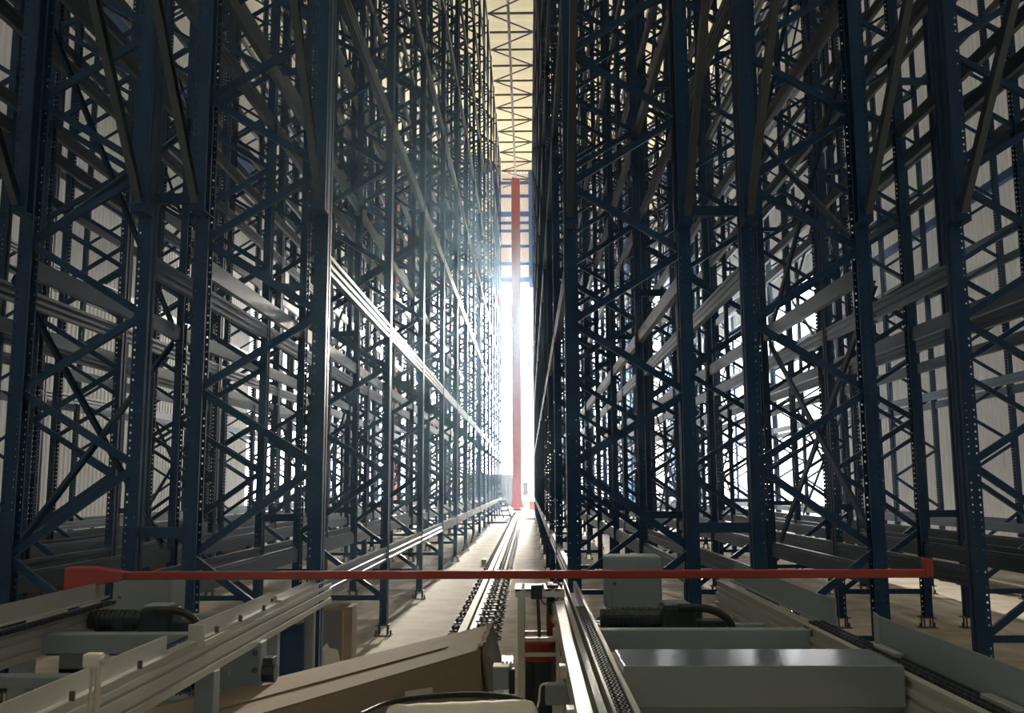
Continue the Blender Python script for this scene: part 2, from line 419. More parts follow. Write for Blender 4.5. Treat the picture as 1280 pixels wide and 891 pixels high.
# girts and posts on the far wall
for i, py in enumerate((212, 229, 245.5, 268, 279, 289, 308, 330, 350)):
    z = at(645, py, Y=41).z
    mb = MB(); th = .16 if i in (0, 3, 8) else .09
    mb.box((XL, YE-.14, z-th), (XR, YE-.02, z+th)); o = struct(mb.build(f'trim_{i+1}', GIRT))
for i, x in enumerate((-6.6, -4.5, -1.35, .16, 2.4, 4.3, 6.2)):
    mb = MB(); w = .13
    zb = 0 if i not in (2, 3) else EAVE
    mb.prof([(-w, 0), (w, 0), (w, 0), (-w, 0)], 0, 0) if False else None
    mb.box((-w, -.30, zb), (w, -.27, ZR)); mb.box((-w, -.17, zb), (w, -.14, ZR)); mb.box((-.01, -.27, zb), (.01, -.17, ZR))
    struct(mb.build(f'trim_{i+11}', GIRT, loc=(x*h, YE, 0)))
for sd, x, n in (('left', XL, 21), ('right', XR, 31)):
    mb = MB(); s = SGN[sd]
    for z in (5, 8.6, 11.8): mb.box((x-s*.02, YB+.1, z*h-.09), (x-s*.14, YE-.4, z*h+.09))
    struct(mb.build(f'trim_{n}', GIRT))

# ------------------------------------------------------------------ things at the far end
mb = MB(); mb.box((-2.6*h, 0, 0), (-1.18*h, 6, 1.62*h))
t = thing('container', 'grey shipping container standing outside beyond the left rack end', 'container', (0, 45.5*h, 0))
mb = MB(); mb.box((-3.2*h, 0, 0.0), (-1.13*h, 6, 1.55*h)); mb.build('container_body', CONT, t, .02)
mb = MB(); mb.box((-1.13*h, -.05, 0.03), (-.66*h, .03, 1.52*h))
for x in (-1.0, -.8): mb.cyl((x*h, -.07, .05), (x*h, -.07, 1.5*h), .02, 8)
mb.build('open_door', CONT2, t)
t = thing('crane_boom', 'pale lattice crane boom slanting down outside the far opening', 'boom', (0, 62*h, 0))
a = at(626, 366, Y=62); b = at(700, 520, Y=62)
c = a+(b-a)*.12
off = Vector((0, 62*h, 0))
mb = MB(); mb.bar(c-off, b-off, 1.2, .9); mb.build('boom_arm', CONT, t, .05)
mb = MB(); mb.bar(b-off, Vector((b.x+1.0, 62*h+1, 0))-off, 1.3, 1.3); mb.build('boom_base', CONT, t, .05)
mb = MB(); mb.bar(a-off, c-off, 1.3, 1.1); mb.build('boom_head', ORANGE, t, .05)
# leaning plank-like ladder at the left rack end
t = thing('ladder', 'grey ladder leaning against the far end of the left racks', 'ladder', (-.93*h, 30*h, 0))
a = Vector((.26*h, -.1*h, 0)); b = Vector((-.12*h, .1*h, 1.05*h))
for e in (-1, 1):
    w_ = Vector((.17*e, .10*e, 0)); mb = MB(); mb.bar(a+w_, b+w_, .07, .05); mb.build('side_rail', PAINT, t)
for i in range(7):
    p = a+(b-a)*(.08+.14*i); w_ = Vector((.17, .10, 0)); mb = MB(); mb.bar(p-w_, p+w_, .09, .03, (1, 0, 0)); mb.build('rung', PAINT, t)
p = at(666, 637, z=0); mb = MB()
t = thing('crate', 'small orange red crate on the floor right of the red mast', 'crate', p)
mb.box((-.22, -.2, 0), (.22, .2, .06)); mb.box((-.22, -.2, .06), (-.19, .2, .5)); mb.box((.22, -.2, .06), (.19, .2, .5)); mb.box((-.19, -.2, .06), (.19, -.17, .5)); mb.box((-.19, .2, .06), (.19, .17, .5))
mb.build('crate_body', ORANGE, t)
mb = MB(); mb.box((-.24, -.22, .5), (.24, .22, .54)); mb.build('lid', ORANGE, t, .01)
p = at(657, 630, z=0)
t = thing('control_stand', 'mauve grey control box on a post beside the red mast', 'control box', p)
mb = MB(); mb.box((-.2, -.12, .0), (.2, .12, .04)); mb.cyl((0, 0, .04), (0, 0, .7), .07, 12); mb.build('stand_post', ORANGE, t)
mb = MB(); mb.box((-.22, -.13, .7), (.22, .13, 1.75)); mb.build('box', CONT, t, .04)
for (px, py, m, lab, sz) in ((620, 645, RED, 'red painted offcut lying at the foot of the left racks near the ladder', (.9, .2, .1)),
                            (619, 654, RUST, 'brown plank offcut on the floor in front of the red offcut', (1.0, .18, .07)),
                            (605, 705, WHITE, 'small white offcut on the floor left of the aisle rail', (.09, .32, .10)),
                            (660, 649, TIE, 'dark flat plate on the bright floor right of the aisle rail', (.7, .25, .05))):
    p = at(px, py, z=0); mb = MB(); a, b, c = sz
    mb.extr([(-a/2, -b/2, 0), (a/2, -b/2*.7, 0), (a/2*.9, b/2, 0), (-a/2*.95, b/2*.8, 0)], (0, 0, c))
    o = mb.build('offcut', m, loc=p, bevel=.01); tag(o, lab, 'offcut')

# ------------------------------------------------------------------ worker on the left racks
def worker(loc):
    t = thing('person', 'person in an orange safety vest and pale hard hat standing up in the left racks', 'person', loc)
    J = {'pel': (0, 0, .95), 'bel': (0, 0, 1.12), 'che': (0, .01, 1.32), 'nek': (0, .0, 1.47), 'hed': (0, -.01, 1.56), 'top': (0, 0, 1.68)}
    vs = []; rad = []; ed = []; ix = {}
    def v(n, p, r): ix[n] = len(vs); vs.append(p); rad.append(r)
    for n, r in (('pel', .145), ('bel', .13), ('che', .15), ('nek', .055), ('hed', .085), ('top', .075)): v(n, J[n], r)
    ed += [(0, 1), (1, 2), (2, 3), (3, 4), (4, 5)]
    for s in (-1, 1):
        for n, p, r in (('hip', (s*.1, 0, .88), .095), ('kne', (s*.11, -.02, .48), .062), ('ank', (s*.11, .01, .09), .042), ('toe', (s*.12, -.16, .04), .035)): v((n, s), p, r)
        ed += [(ix['pel'], ix['hip', s]), (ix['hip', s], ix['kne', s]), (ix['kne', s], ix['ank', s]), (ix['ank', s], ix['toe', s])]
        for n, p, r in (('sho', (s*.19, 0, 1.40), .062), ('elb', (s*.26, -.03, 1.12), .045), ('wri', (s*.24, -.20, .95), .03), ('pal', (s*.235, -.26, .92), .036)): v((n, s), p, r)
        ed += [(ix['che'], ix['sho', s]), (ix['sho', s], ix['elb', s]), (ix['elb', s], ix['wri', s]), (ix['wri', s], ix['pal', s])]
        for q in range(4):
            v(('f', s, q), (s*(.215+.014*q), -.34, .90+(-.008 if q in (0, 3) else 0)), .009); ed.append((ix['pal', s], ix['f', s, q]))
        v(('th', s), (s*.19, -.29, .93), .011); ed.append((ix['pal', s], ix['th', s]))
    me = bpy.data.meshes.new('body'); me.from_pydata(vs, ed, []); me.materials.append(CLOTH)
    o = place('body', me, t)
    sk = o.modifiers.new('skin', 'SKIN'); sk.use_smooth_shade = True
    for i, dta in enumerate(me.skin_vertices[0].data): dta.radius = (rad[i], rad[i]*.85); dta.use_root = i == 0
    o.modifiers.new('sub', 'SUBSURF').levels = 1; o.modifiers['sub'].render_levels = 1
    mb = MB(); mb.lathe((0, 0, 0), [(.175, .92), (.185, 1.1), (.20, 1.3), (.17, 1.42), (.08, 1.47)], 20)
    vest = mb.build('vest', VEST, t, smooth=True)
    mb = MB(); mb.lathe((0, 0, 0), [(.175+.014, 1.12), (.190+.012, 1.17)], 20); mb.build('reflective_band', WHITE, vest)
    mb = MB(); mb.lathe((0, -.01, 0), [(.001, 1.50), (.07, 1.50), (.088, 1.57), (.086, 1.64)], 16); hd = mb.build('face', SKIN, t, smooth=True)
    mb = MB(); mb.lathe((0, -.01, 0), [(.14, 1.635), (.115, 1.645), (.112, 1.70), (.08, 1.755), (.001, 1.775)], 20); mb.build('hard_hat', WHITE, t, smooth=True)
worker((-3.02*h+.17, 29.25*h, LEV[1]))
t = None

# ------------------------------------------------------------------ conveyors
def rail_profile(x, z0, z1, w, s):
    """grooved aluminium extrusion, grooved face looking to s"""
    H = z1-z0; a = x+s*w/2; b = x-s*w/2; g = s*.010
    p = [(b, z1), (b, z0), (a, z0), (a, z0+.20*H), (a-g, z0+.22*H), (a-g, z0+.28*H), (a, z0+.30*H), (a, z0+.58*H), (a-g, z0+.60*H), (a-g, z0+.66*H), (a, z0+.68*H), (a, z1-.02*h), (a-s*.012, z1-.02*h), (a-s*.012, z1)]
    return p
def chain(x, y0, y1, z, parent):
    mb = MB(); y = y0; i = 0
    while y < y1:
        for e in (-.016, .016):
            mb.box((x+e-.003+(.005 if i % 2 else 0), y+.002, z), (x+e+.003+(.005 if i % 2 else 0), y+.034, z+.020))
        mb.cyl((x-.022, y+.018, z+.011), (x+.022, y+.018, z+.011), .008, 8)
        y += .0254; i += 1
    mb.v = [tuple(Vector(v)-O) for v in mb.v]
    return mb.build('conveyor_chain', DARK, parent)

# ---- left conveyor
cv = thing('pallet_conveyor', 'grey chain conveyor with guard plates feeding the left rack row', 'conveyor', (-1.3*h, 2.5*h, 0))
O = Vector((-1.3*h, 2.5*h, 0))
def L(mb, name, m, parent=None, bevel=0., smooth=False, o=None):
    off = O
    mb.v = [tuple(Vector(v)-off) for v in mb.v]
    return mb.build(name, m, parent if parent else cv, bevel, smooth)
def pl(name, m, mb, parent=None, bevel=0., smooth=False): return L(mb, name, m, parent, bevel, smooth)
mb = MB(); mb.prof(rail_profile(-.99*h, .445*h, .555*h, .055*h, 1), 1.05*h, 4.68*h)
inr = pl('inner_rail', ALU, mb)
mb = MB(); mb.prof([(-1.0*h, .555*h), (-.965*h, .555*h), (-.965*h, .562*h), (-.985*h, .562*h), (-.985*h, .578*h), (-1.0*h, .578*h)], 3.75*h, 4.68*h); pl('rail_ledge', STEEL, mb, inr)
mb = MB(); mb.prof(rail_profile(-1.655*h, .445*h, .555*h, .055*h, 1), 1.3*h, 3.80*h); our = pl('outer_rail', ALU, mb)
mb = MB(); mb.prof([(-1.64*h, .557*h), (-1.615*h, .557*h), (-1.615*h, .566*h), (-1.64*h, .566*h)], 1.3*h, 3.78*h); pl('rail_ledge', STEEL, mb, our)
def guard(x, y0, y1, z0, z1, s, flare0=.0, flare1=.0, foot=.03):
    """upright guard plate with a foot flange; the ends flare outward"""
    mb = MB(); pts = [(y0, flare0), (y0+.10*h, 0), (y1-.10*h, 0), (y1, flare1)]; th = .006
    for (ya, fa), (yb, fb) in zip(pts, pts[1:]):
        for (u, v) in (((0, z0), (0, z1)),):
            mb.add([(x+s*fa, ya, z0), (x+s*fb, yb, z0), (x+s*fb, yb, z1), (x+s*fa, ya, z1), (x+s*fa+s*th, ya, z0), (x+s*fb+s*th, yb, z0), (x+s*fb+s*th, yb, z1), (x+s*fa+s*th, ya, z1)],
                   [(0, 1, 2, 3), (7, 6, 5, 4), (3, 2, 6, 7), (0, 4, 5, 1), (0, 3, 7, 4), (1, 5, 6, 2)])
            mb.add([(x+s*fa, ya, z0), (x+s*fb, yb, z0), (x+s*fb-s*foot, yb, z0), (x+s*fa-s*foot, ya, z0), (x+s*fa, ya, z0+.006), (x+s*fb, yb, z0+.006), (x+s*fb-s*foot, yb, z0+.006), (x+s*fa-s*foot, ya, z0+.006)],
                   [(3, 2, 1, 0), (4, 5, 6, 7), (0, 1, 5, 4), (1, 2, 6, 5), (2, 3, 7, 6), (3, 0, 4, 7)])
    return mb
g1 = pl('guard_plate', ALU, guard(-.985*h, 2.83*h, 3.66*h, .552*h, .602*h, -1, 0, .0))
mb = MB(); mb.box((-1.0*h, 2.822*h, .535*h), (-.952*h, 2.832*h, .602*h)); mb.box((-.955*h, 2.83*h, .535*h), (-.951*h, 3.05*h, .556*h)); pl('end_cap', STEEL, mb, g1, .004)
for yy in (2.98, 3.22, 3.5):
    mb = MB(); mb.cyl((-.967*h, yy*h, .555*h), (-.967*h, yy*h, .575*h), .010, 8); pl('bolt', TIE, mb, g1)
g2 = pl('guard_plate', ALU, guard(-.985*h, 1.1*h, 2.62*h, .552*h, .602*h, -1))
for yy in (1.7, 2.05, 2.4):
    mb = MB(); mb.cyl((-.967*h, yy*h, .555*h), (-.967*h, yy*h, .575*h), .010, 8); pl('bolt', TIE, mb, g2)
pl('guard_plate', ALU, guard(-1.665*h, 1.3*h, 3.80*h, .572*h, .636*h, -1, 0, .03))
for x, y, w in ((-.99, 2.98, .030), (-.99, 3.72, .024), (-.99, 4.35, .022), (-1.655, 3.15, .030), (-1.655, 2.4, .03), (-1.655, 3.72, .026)):
    mb = MB(); mb.box((x*h-w*h, y*h-w*h, .012), (x*h+w*h, y*h+w*h, .445*h)); lg = pl('leg', PAINT, mb, None, .006)
    mb = MB(); mb.box((x*h-w*1.9*h, y*h-w*1.9*h, 0), (x*h+w*1.9*h, y*h+w*1.9*h, .014)); pl('foot_plate', TIE, mb, lg)
for y, z0, z1 in ((3.24, .452, .516), (4.28, .40, .442), (2.86, .42, .453), (3.30, .27, .295), (3.9, .42, .45)):
    mb = MB(); mb.box((-1.63*h, y*h-.03*h, z0*h), (-1.01*h, y*h+.03*h, z1*h)); pl('cross_beam', PAINT, mb, None, .006)
mb = MB(); mb.box((-1.6*h, 3.28*h, .37*h), (-1.5*h, 3.31*h, .452*h)); mb.box((-1.6*h, 3.28*h, .37*h), (-1.02*h, 3.31*h, .395*h)); pl('bracket_plate', PAINT, mb, None, .004)
def cabinet(x0, x1, y, z0, z1, name='control_cabinet'):
    mb = MB(); mb.box((x0*h, y*h, z0*h), (x1*h, (y+.16)*h, z1*h)); c = pl(name, PAINT, mb, None, .012)
    mb = MB(); mb.box((x0*h+.03, y*h-.006, z0*h+.02), (x1*h-.02, y*h, z1*h-.02)); pl('cabinet_door', PAINT, mb, c, .004)
    mb = MB(); mb.cyl((x0*h+.05, y*h-.012, (z0+z1)/2*h), (x0*h+.05, y*h, (z0+z1)/2*h), .012, 10); pl('lock', TIE, mb, c)
    return c
cabinet(-1.70, -1.455, 3.9, .47, .645)
def motor(x0, x1, y, z, hx, flip=1):
    """drive motor lying across the conveyor, gear unit and hose"""
    mb = MB(); mb.cyl((x0*h, y*h, z*h), (x1*h, y*h, z*h), .034*h, 20)
    n = 9
    for i in range(n):
        xx = x0+(x1-x0)*(.1+.8*i/n); mb.cyl((xx*h, y*h, z*h), ((xx+.006)*h, y*h, z*h), .039*h, 20)
    mo = pl('drive_motor', DARK, mb)
    mb = MB(); mb.box((x1*h, (y-.06)*h, (z-.045)*h), ((x1+hx)*h, (y+.06)*h, (z+.05)*h)); pl('gear_unit', DARK, mb, mo, .02)
    mb = MB(); mb.box(((x1+.01)*h, (y-.05)*h, (z+.05)*h), ((x1+hx*.8)*h, (y+.05)*h, (z+.058)*h)); pl('unit_lid', PAINT, mb, mo, .002)
    xa = x1+hx*.45
    pts = spline([(xa*h, (y-.07)*h, (z+.045)*h), ((xa+.10)*h, (y-.08)*h, (z+.042)*h), ((xa+.16)*h, (y-.09)*h, (z+.012)*h), ((xa+.19)*h, (y-.09)*h, (z-.045)*h)])
    mb = MB(); mb.tube(pts, .014*h, 10); pl('hose', BLACK, mb, mo, 0, True)
    mb = MB(); mb.box(((x0+.03)*h, (y-.05)*h, (z-.06)*h), ((x1+hx)*h, (y+.05)*h, (z-.035)*h)); pl('motor_mount', DARK, mb, mo)
    mb = MB(); mb.box(((x1+hx*.9)*h, (y-.03)*h, (z-.05)*h), ((x1+hx*1.9)*h, (y+.05)*h, (z-.005)*h)); pl('coupling_block', DARK, mb, mo, .01)
motor(-1.62, -1.42, 3.55, .515, .12)
# gear plate and dark device under the inner rail
mb = MB(); mb.box((-1.09*h, 3.42*h, .27*h), (-.95*h, 3.50*h, .455*h)); gp = pl('gear_plate', PAINT, mb, None, .006)
mb = MB(); mb.box((-1.165*h, 3.44*h, .29*h), (-1.06*h, 3.5*h, .40*h)); pl('gear_panel', PAINT, mb, gp, .004)
mb = MB(); mb.cyl((-.95*h, 3.46*h, .345*h), (-.905*h, 3.46*h, .345*h), .034*h, 16); mb.box((-.945*h, 3.43*h, .37*h), (-.91*h, 3.49*h, .40*h)); pl('gear_motor', DARK, mb, gp, .004)
for i, z in enumerate((.36, .42)):
    mb = MB(); mb.cyl((-.97*h, 3.415*h, z*h), (-.97*h, 3.42*h, z*h), .016, 10); pl('bolt', TIE, mb, gp)
mb = MB(); mb.box((-1.16*h, 4.28*h, .16*h), (-1.005*h, 4.31*h, .40*h)); pl('back_panel', BLUE, mb)
chain(-1.02*h, 1.3*h, 4.2*h, .545*h, cv); chain(-1.615*h, 1.5*h, 3.7*h, .555*h, cv)

# ---- photo sensor on a rod by the left conveyor
p = at(119, 825, Y=2.05)
t = thing('sensor_post', 'pale sensor head on a thin steel rod in front of the left conveyor', 'sensor', (p.x, p.y, 0))
mb = MB(); mb.cyl((.012, 0, .02), (.012, 0, p.z), .010, 14); mb.cyl((-.012, 0, .02), (-.010, 0, p.z), .005, 10); mb.build('rod', STEEL, t)
mb = MB(); mb.cyl((0, 0, 0), (0, 0, .02), .07, 18); mb.build('foot_plate', TIE, t)
mb = MB(); mb.box((-.035, -.02, p.z-.022), (.022, .022, p.z+.022)); hd = mb.build('sensor_head', WHITE, t, .008)
mb = MB(); mb.cyl((.02, 0, p.z+.002), (.036, 0, p.z+.002), .018, 16); mb.build('lens', STEEL, hd)

# ---- right conveyor
O = Vector((.53*h, 2.5*h, 0))
cv = thing('pallet_conveyor', 'grey chain conveyor with broad sheet cover feeding the right rack row', 'conveyor', O)
mb = MB()
for x, w, z in ((.112, .014, .560), (.140, .016, .566), (.160, .006, .575), (.204, .012, .572)): mb.box(((x-w/2)*h, 1.05*h, .45*h), ((x+w/2)*h, 4.36*h, z*h))
mb.box((.105*h, 1.05*h, .445*h), (.21*h, 4.36*h, .52*h)); pl('inner_rail', STEEL, mb)
chain(.178*h, 1.1*h, 3.5*h, .555*h, cv); chain(.190*h, 1.1*h, 3.5*h, .555*h, cv)
# bent guard strip along the aisle
mb = MB()
ed = [(.065, 3.45, .575), (.085, 3.2, .62), (.088, 2.6, .585), (.088, 1.9, .58), (.088, 1.1, .58)]
for (xa, ya, za), (xb_, yb, zb) in zip(ed, ed[1:]):
    mb.add([(xa*h, ya*h, za*h), (xb_*h, yb*h, zb*h), ((xb_+.028)*h, yb*h, (zb+.004)*h), ((xa+.028)*h, ya*h, (za+.004)*h),
            (xa*h, ya*h, (za-.055)*h), (xb_*h, yb*h, (zb-.06)*h), ((xb_+.028)*h, yb*h, (zb-.004)*h), ((xa+.028)*h, ya*h, (za-.004)*h)],
           [(0, 1, 2, 3), (0, 4, 5, 1), (7, 6, 5, 4), (3, 2, 6, 7), (0, 3, 7, 4), (1, 5, 6, 2)])
gs = pl('guard_strip', STEEL, mb)
for yy in (3.0, 2.4, 1.95):
    mb = MB(); mb.box((.072*h, yy*h, .53*h), (.118*h, (yy+.04)*h, .560*h)); pl('bracket', STEEL, mb, gs, .003)
    mb = MB(); mb.box((.09*h, (yy-.12)*h, .50*h), (.112*h, (yy-.02)*h, .575*h)); pl('clamp', DARK, mb, gs, .003)
mb = MB(); mb.box((.060*h, 3.32*h, .56*h), (.10*h, 3.46*h, .66*h)); mb.bar((.05*h, 3.6*h, .60*h), (.10*h, 3.4*h, .655*h), .05, .03); pl('deflector', DARK, mb, gs, .006)
mb = MB(); mb.prof(rail_profile(.885*h, .45*h, .56*h, .06*h, -1), 1.05*h, 4.45*h); our = pl('outer_rail', ALU, mb)
mb = MB(); mb.box((.857*h, 1.05*h, .560*h), (.878*h, 4.45*h, .568*h)); pl('rail_ledge', ALU, mb, our)
chain(.906*h, 1.2*h, 3.1*h, .556*h, cv); chain(.922*h, 1.2*h, 3.1*h, .556*h, cv)
mb = MB(); mb.box((.848*h, 2.99*h, .42*h), (.868*h, 3.03*h, .565*h)); mb.box((.848*h, 2.99*h, .555*h), (.95*h, 3.03*h, .566*h)); pl('splice_plate', DARK, mb, our, .004)
pl('guard_plate', PAINT, guard(.945*h, 3.06*h, 4.45*h, .560*h, .645*h, 1, .025, 0))
pl('guard_plate', PAINT, guard(.945*h, 1.1*h, 2.74*h, .560*h, .645*h, 1, 0, .03))
for yy in (2.55, 1.95):
    mb = MB(); mb.box((.915*h, (yy-.09)*h, .556*h), (.94*h, (yy+.06)*h, .578*h)); pl('guard_bracket', STEEL, mb, None, .003)
for x, y, w in ((.885, 3.02, .026), (.885, 4.1, .024), (.885, 2.0, .028), (.16, 3.3, .025), (.16, 4.2, .022), (.16, 2.1, .028)):
    mb = MB(); mb.box((x*h-w*h, y*h-w*h, .012), (x*h+w*h, y*h+w*h, .445*h)); lg = pl('leg', PAINT, mb, None, .006)
    mb = MB(); mb.box((x*h-w*1.9*h, y*h-w*1.9*h, 0), (x*h+w*1.9*h, y*h+w*1.9*h, .014)); pl('foot_plate', TIE, mb, lg)
for y, z0, z1 in ((3.0, .495, .562), (3.55, .455, .50), (4.05, .40, .44), (2.6, .42, .46)):
    mb = MB(); mb.box((.205*h, y*h-.025*h, z0*h), (.86*h, y*h+.025*h, z1*h)); pl('cross_beam', PAINT, mb, None, .006)
mb = MB()
for i, x in enumerate((.30, .55, .70)): mb.box((x*h, 2.985*h, .455*h), ((x+.10)*h, 3.0*h, .487*h))
pl('bracket_plate', PAINT, mb)
cabinet(.31, .535, 3.9, .50, .715)
motor(.25, .46, 3.42, .535, .12)
mb = MB(); mb.prof([(.212*h, .50*h), (.212*h, .589*h), (.215*h, .592*h), (.846*h, .592*h), (.849*h, .589*h), (.849*h, .50*h)], at(946, 832, z=.592).y, at(946, 811, z=.592).y); cvr = pl('sheet_cover', COVER, mb, None, .004)
mb = MB(); mb.box((.212*h, 2.26*h, .38*h), (.856*h, 2.34*h, .50*h)); pl('lower_skirt', COVER, mb, cvr, .004)

# ---- red barrier bar laid across both conveyors
t = thing('barrier_bar', 'long thin red bar lying across both conveyors in front of the racks', 'barrier bar', (0, 3.7*h, .662*h))
zc = 0; hw = .0155*h
mb = MB(); mb.box((-1.62*h, -hw, -hw), (1.53*h, hw, hw)); mb.build('tube', RED, t, .006)
mb = MB(); mb.extr([(-1.79*h, -.03*h, .036*h), (-1.79*h, -.03*h, -.048*h), (-1.66*h, -.03*h, -.032*h), (-1.56*h, -.03*h, -.016*h), (-1.56*h, -.03*h, .016*h), (-1.68*h, -.03*h, .034*h)], (0, .06*h, 0)); mb.build('end_flange', RED, t, .008)
mb = MB(); mb.box((1.505*h, -.02*h, -.012*h), (1.535*h, .02*h, .055*h)); mb.build('end_plate', RED, t, .004)

# ------------------------------------------------------------------ cartons, bag, roll, stand in the aisle
zt = .30
NR = at(600, 813, z=zt); FRr = at(616, 781, z=zt); dirL = Vector((-.476, -.879, 0)); Lg = 2.0*h
perp = Vector((-.879, .476, 0)); FL0 = NR+perp*.36*h
NL = NR+dirL*Lg; FL = FL0+dirL*Lg; FRb = at(586, 789, z=zt)
t = thing('carton', 'long crushed brown cardboard carton lying across the aisle floor', 'carton', (NR.x, NR.y, 0))
o0 = Vector((NR.x, NR.y, 0))
def q(*ps): return [Vector(p)-o0 for p in ps]
dn = Vector((0, 0, -zt*h+.004))
mb = MB(); top = q(NR, FRr, FRb, FL, NL); mb.extr([p+dn for p in top], Vector((0, 0, zt*h-.006))); mb.build('carton_body', CARD, t)
mb = MB()
n1 = [NR, FRr, FRb+Vector((0, 0, .005)), FL, NL]
mb.extr([p-o0 for p in n1], Vector((0, 0, .008))); mb.build('top_flap', CARD, t)
mb = MB(); a, b = NR+dirL*.05+Vector((0, 0, .012)), NL+Vector((0, 0, .012)); w = perp*.14*h
mb.extr([p-o0 for p in (a+w, b+w, b+w*1.9, a+w*1.9)], Vector((0, 0, .006))); mb.build('top_fold', CARD, t)
fa, fb, fc, fd = at(603, 811, z=zt+.005), at(616, 779, z=zt+.01), at(631, 838, z=.075), at(612, 872, z=.07)
mb = MB(); nn = (fb-fa).cross(fd-fa).normalized()*.012; mb.extr([p-o0 for p in (fa, fb, fc, fd)], nn); mb.build('end_flap', CARDIN, t)
mb = MB(); rr = random.Random(3); up = []; lo = []
for i in range(15):
    u = i/14; p = fa+(fb-fa)*u-o0
    lo.append(p+Vector((rr.uniform(-.05, -.015), rr.uniform(-.01, .01), .004))); up.append(p+Vector((rr.uniform(-.004, .012), 0, rr.uniform(.006, .026))))
k = len(lo); dz = Vector((.004, -.002, .006))
mb.add(lo+up+[v+dz for v in lo]+[v+dz for v in up], [f for i in range(k-1) for f in ((i, i+1, k+i+1, k+i), (2*k+i, 3*k+i, 3*k+i+1, 2*k+i+1), (i, 2*k+i, 2*k+i+1, i+1), (k+i, k+i+1, 3*k+i+1, 3*k+i))])
mb.build('torn_edge', CARD, t)
nz = Vector((.879, -.476, 0))
def on_front(px, py):
    d = at(px, py, Y=3)-Vector((0, 0, h)); c0 = Vector((0, 0, h))
    return c0+d*((NR-c0).dot(nz)/d.dot(nz))
mb = MB(); mb.extr([on_front(*p)-o0 for p in ((506, 872), (540, 868), (540, 859), (506, 864))], nz*.004); mb.build('paper_label', WHITE, t)

p = at(422, 838, z=.02)
t = thing('carton', 'upright flattened brown carton with an orange edge standing under the left conveyor', 'carton', (p.x, p.y, 0))
zz = 0.0; top = at(422, 758, Y=p.y/h).z
e1 = at(427, 830, Y=p.y/h).x-p.x; e0 = at(400, 830, Y=p.y/h).x-p.x; e2 = at(437, 830, Y=p.y/h).x-p.x
mb = MB(); mb.box((e0, 0, 0), (e1, .12*h, top-.03)); mb.build('carton_body', CARDIN, t, .004)
mb = MB(); mb.box((e1, -.004, 0), (e1+.012, .02, top-.03)); mb.build('edge_tape', TAPE, t)
mb = MB(); mb.extr([(e1+.012, 0, 0), (e2, .05*h, 0), (e2, .20*h, 0), (e1+.012, .14*h, 0)], (0, 0, top-.01)); mb.extr([(e0, 0, top-.03), (e1+.01, 0, top-.03), (e2-.01, .06*h, top+.012), (e0, .1*h, top-.01)], (0, 0, .008)); mb.build('side_flap', CARD, t)
# crumpled bag
p = at(408, 842, z=.0); rr = random.Random(5)
import bmesh
bm = bmesh.new(); bmesh.ops.create_icosphere(bm, subdivisions=3, radius=1)
p = at(408, 833, Y=p.y/h*.86)
for v in bm.verts:
    k = .75+.35*rr.random() if rr.random() < .5 else .9
    v.co = Vector((v.co.x*.10*k, v.co.y*.09*k, (v.co.z*.5+.5)*.25*k))
me = bpy.data.meshes.new('plastic_bag'); bm.to_mesh(me); bm.free(); me.materials.append(WHITE)
p0 = at(409, 846, z=0)
o = place('plastic_bag', me, None, (p0.x, p0.y, 0)); tag(o, 'crumpled white plastic bag on the floor beside the upright carton', 'plastic bag')
# white wrapped roll on a low trolley
a = at(482, 917, Y=2.15); b = at(669, 908, Y=2.25)
t = thing('wrapped_roll', 'white wrapped roll lying in the foreground with black cables over it', 'roll', ((a.x+b.x)/2, (a.y+b.y)/2, 0))
off = Vector(t.location); r = .060*h; ax = (b-a).normalized()
bm_ = MB(); prof = [(0, .0), (r*.6, 0), (r*.92, .015), (r, .05)]
n = 24; A = a-off; B = b-off; ln = (B-A).length; u = ax.orthogonal().normalized(); w = ax.cross(u); vs = []; fs = []
st = [(0, .001), (0, r*.7), (.012, r*.93), (.035, r)]+[(ln*i/14, r*(1+.02*math.sin(i*2.3))) for i in range(1, 14)]+[(ln-.035, r), (ln-.012, r*.93), (ln, r*.7), (ln, .001)]
for (d_, rad_) in st:
    for j in range(n): vs.append(A+ax*d_+(u*math.cos(2*math.pi*j/n)+w*math.sin(2*math.pi*j/n))*rad_)
for i in range(len(st)-1): fs += [(i*n+j, i*n+(j+1) % n, (i+1)*n+(j+1) % n, (i+1)*n+j) for j in range(n)]
bm_.add(vs, fs); bm_.build('roll_body', WHITE, t, 0, True)
mb = MB(); zr = min(A.z, B.z)-r
mb.box((A.x*.8, -.16, zr-.03), (B.x*.8, .16, zr+.004))
for sx in (.75, -.75):
    for sy in (-.13, .13): mb.box((A.x*sx-.02, sy-.02, 0), (A.x*sx+.02, sy+.02, zr-.03))
mb.build('trolley', PAINT, t)
t = thing('black_cable', 'loop of black cables running over the white wrapped roll', 'cable', at(560, 890, Y=2.4))
o0 = Vector(t.location)
for i, dz in enumerate((0, .006, .013)):
    pts = spline([at(448, 893, Y=2.20), at(480, 881-i, Y=2.38), at(510, 875-i*1.5, Y=2.42), at(567, 870-i*1.5, Y=2.44), at(610, 871-i*2, Y=2.44), at(648, 875-i, Y=2.40), at(676, 890, Y=2.3)])
    mb = MB(); mb.tube([p-o0 for p in pts], .006, 6); mb.build('cable', BLACK, t, 0, True)
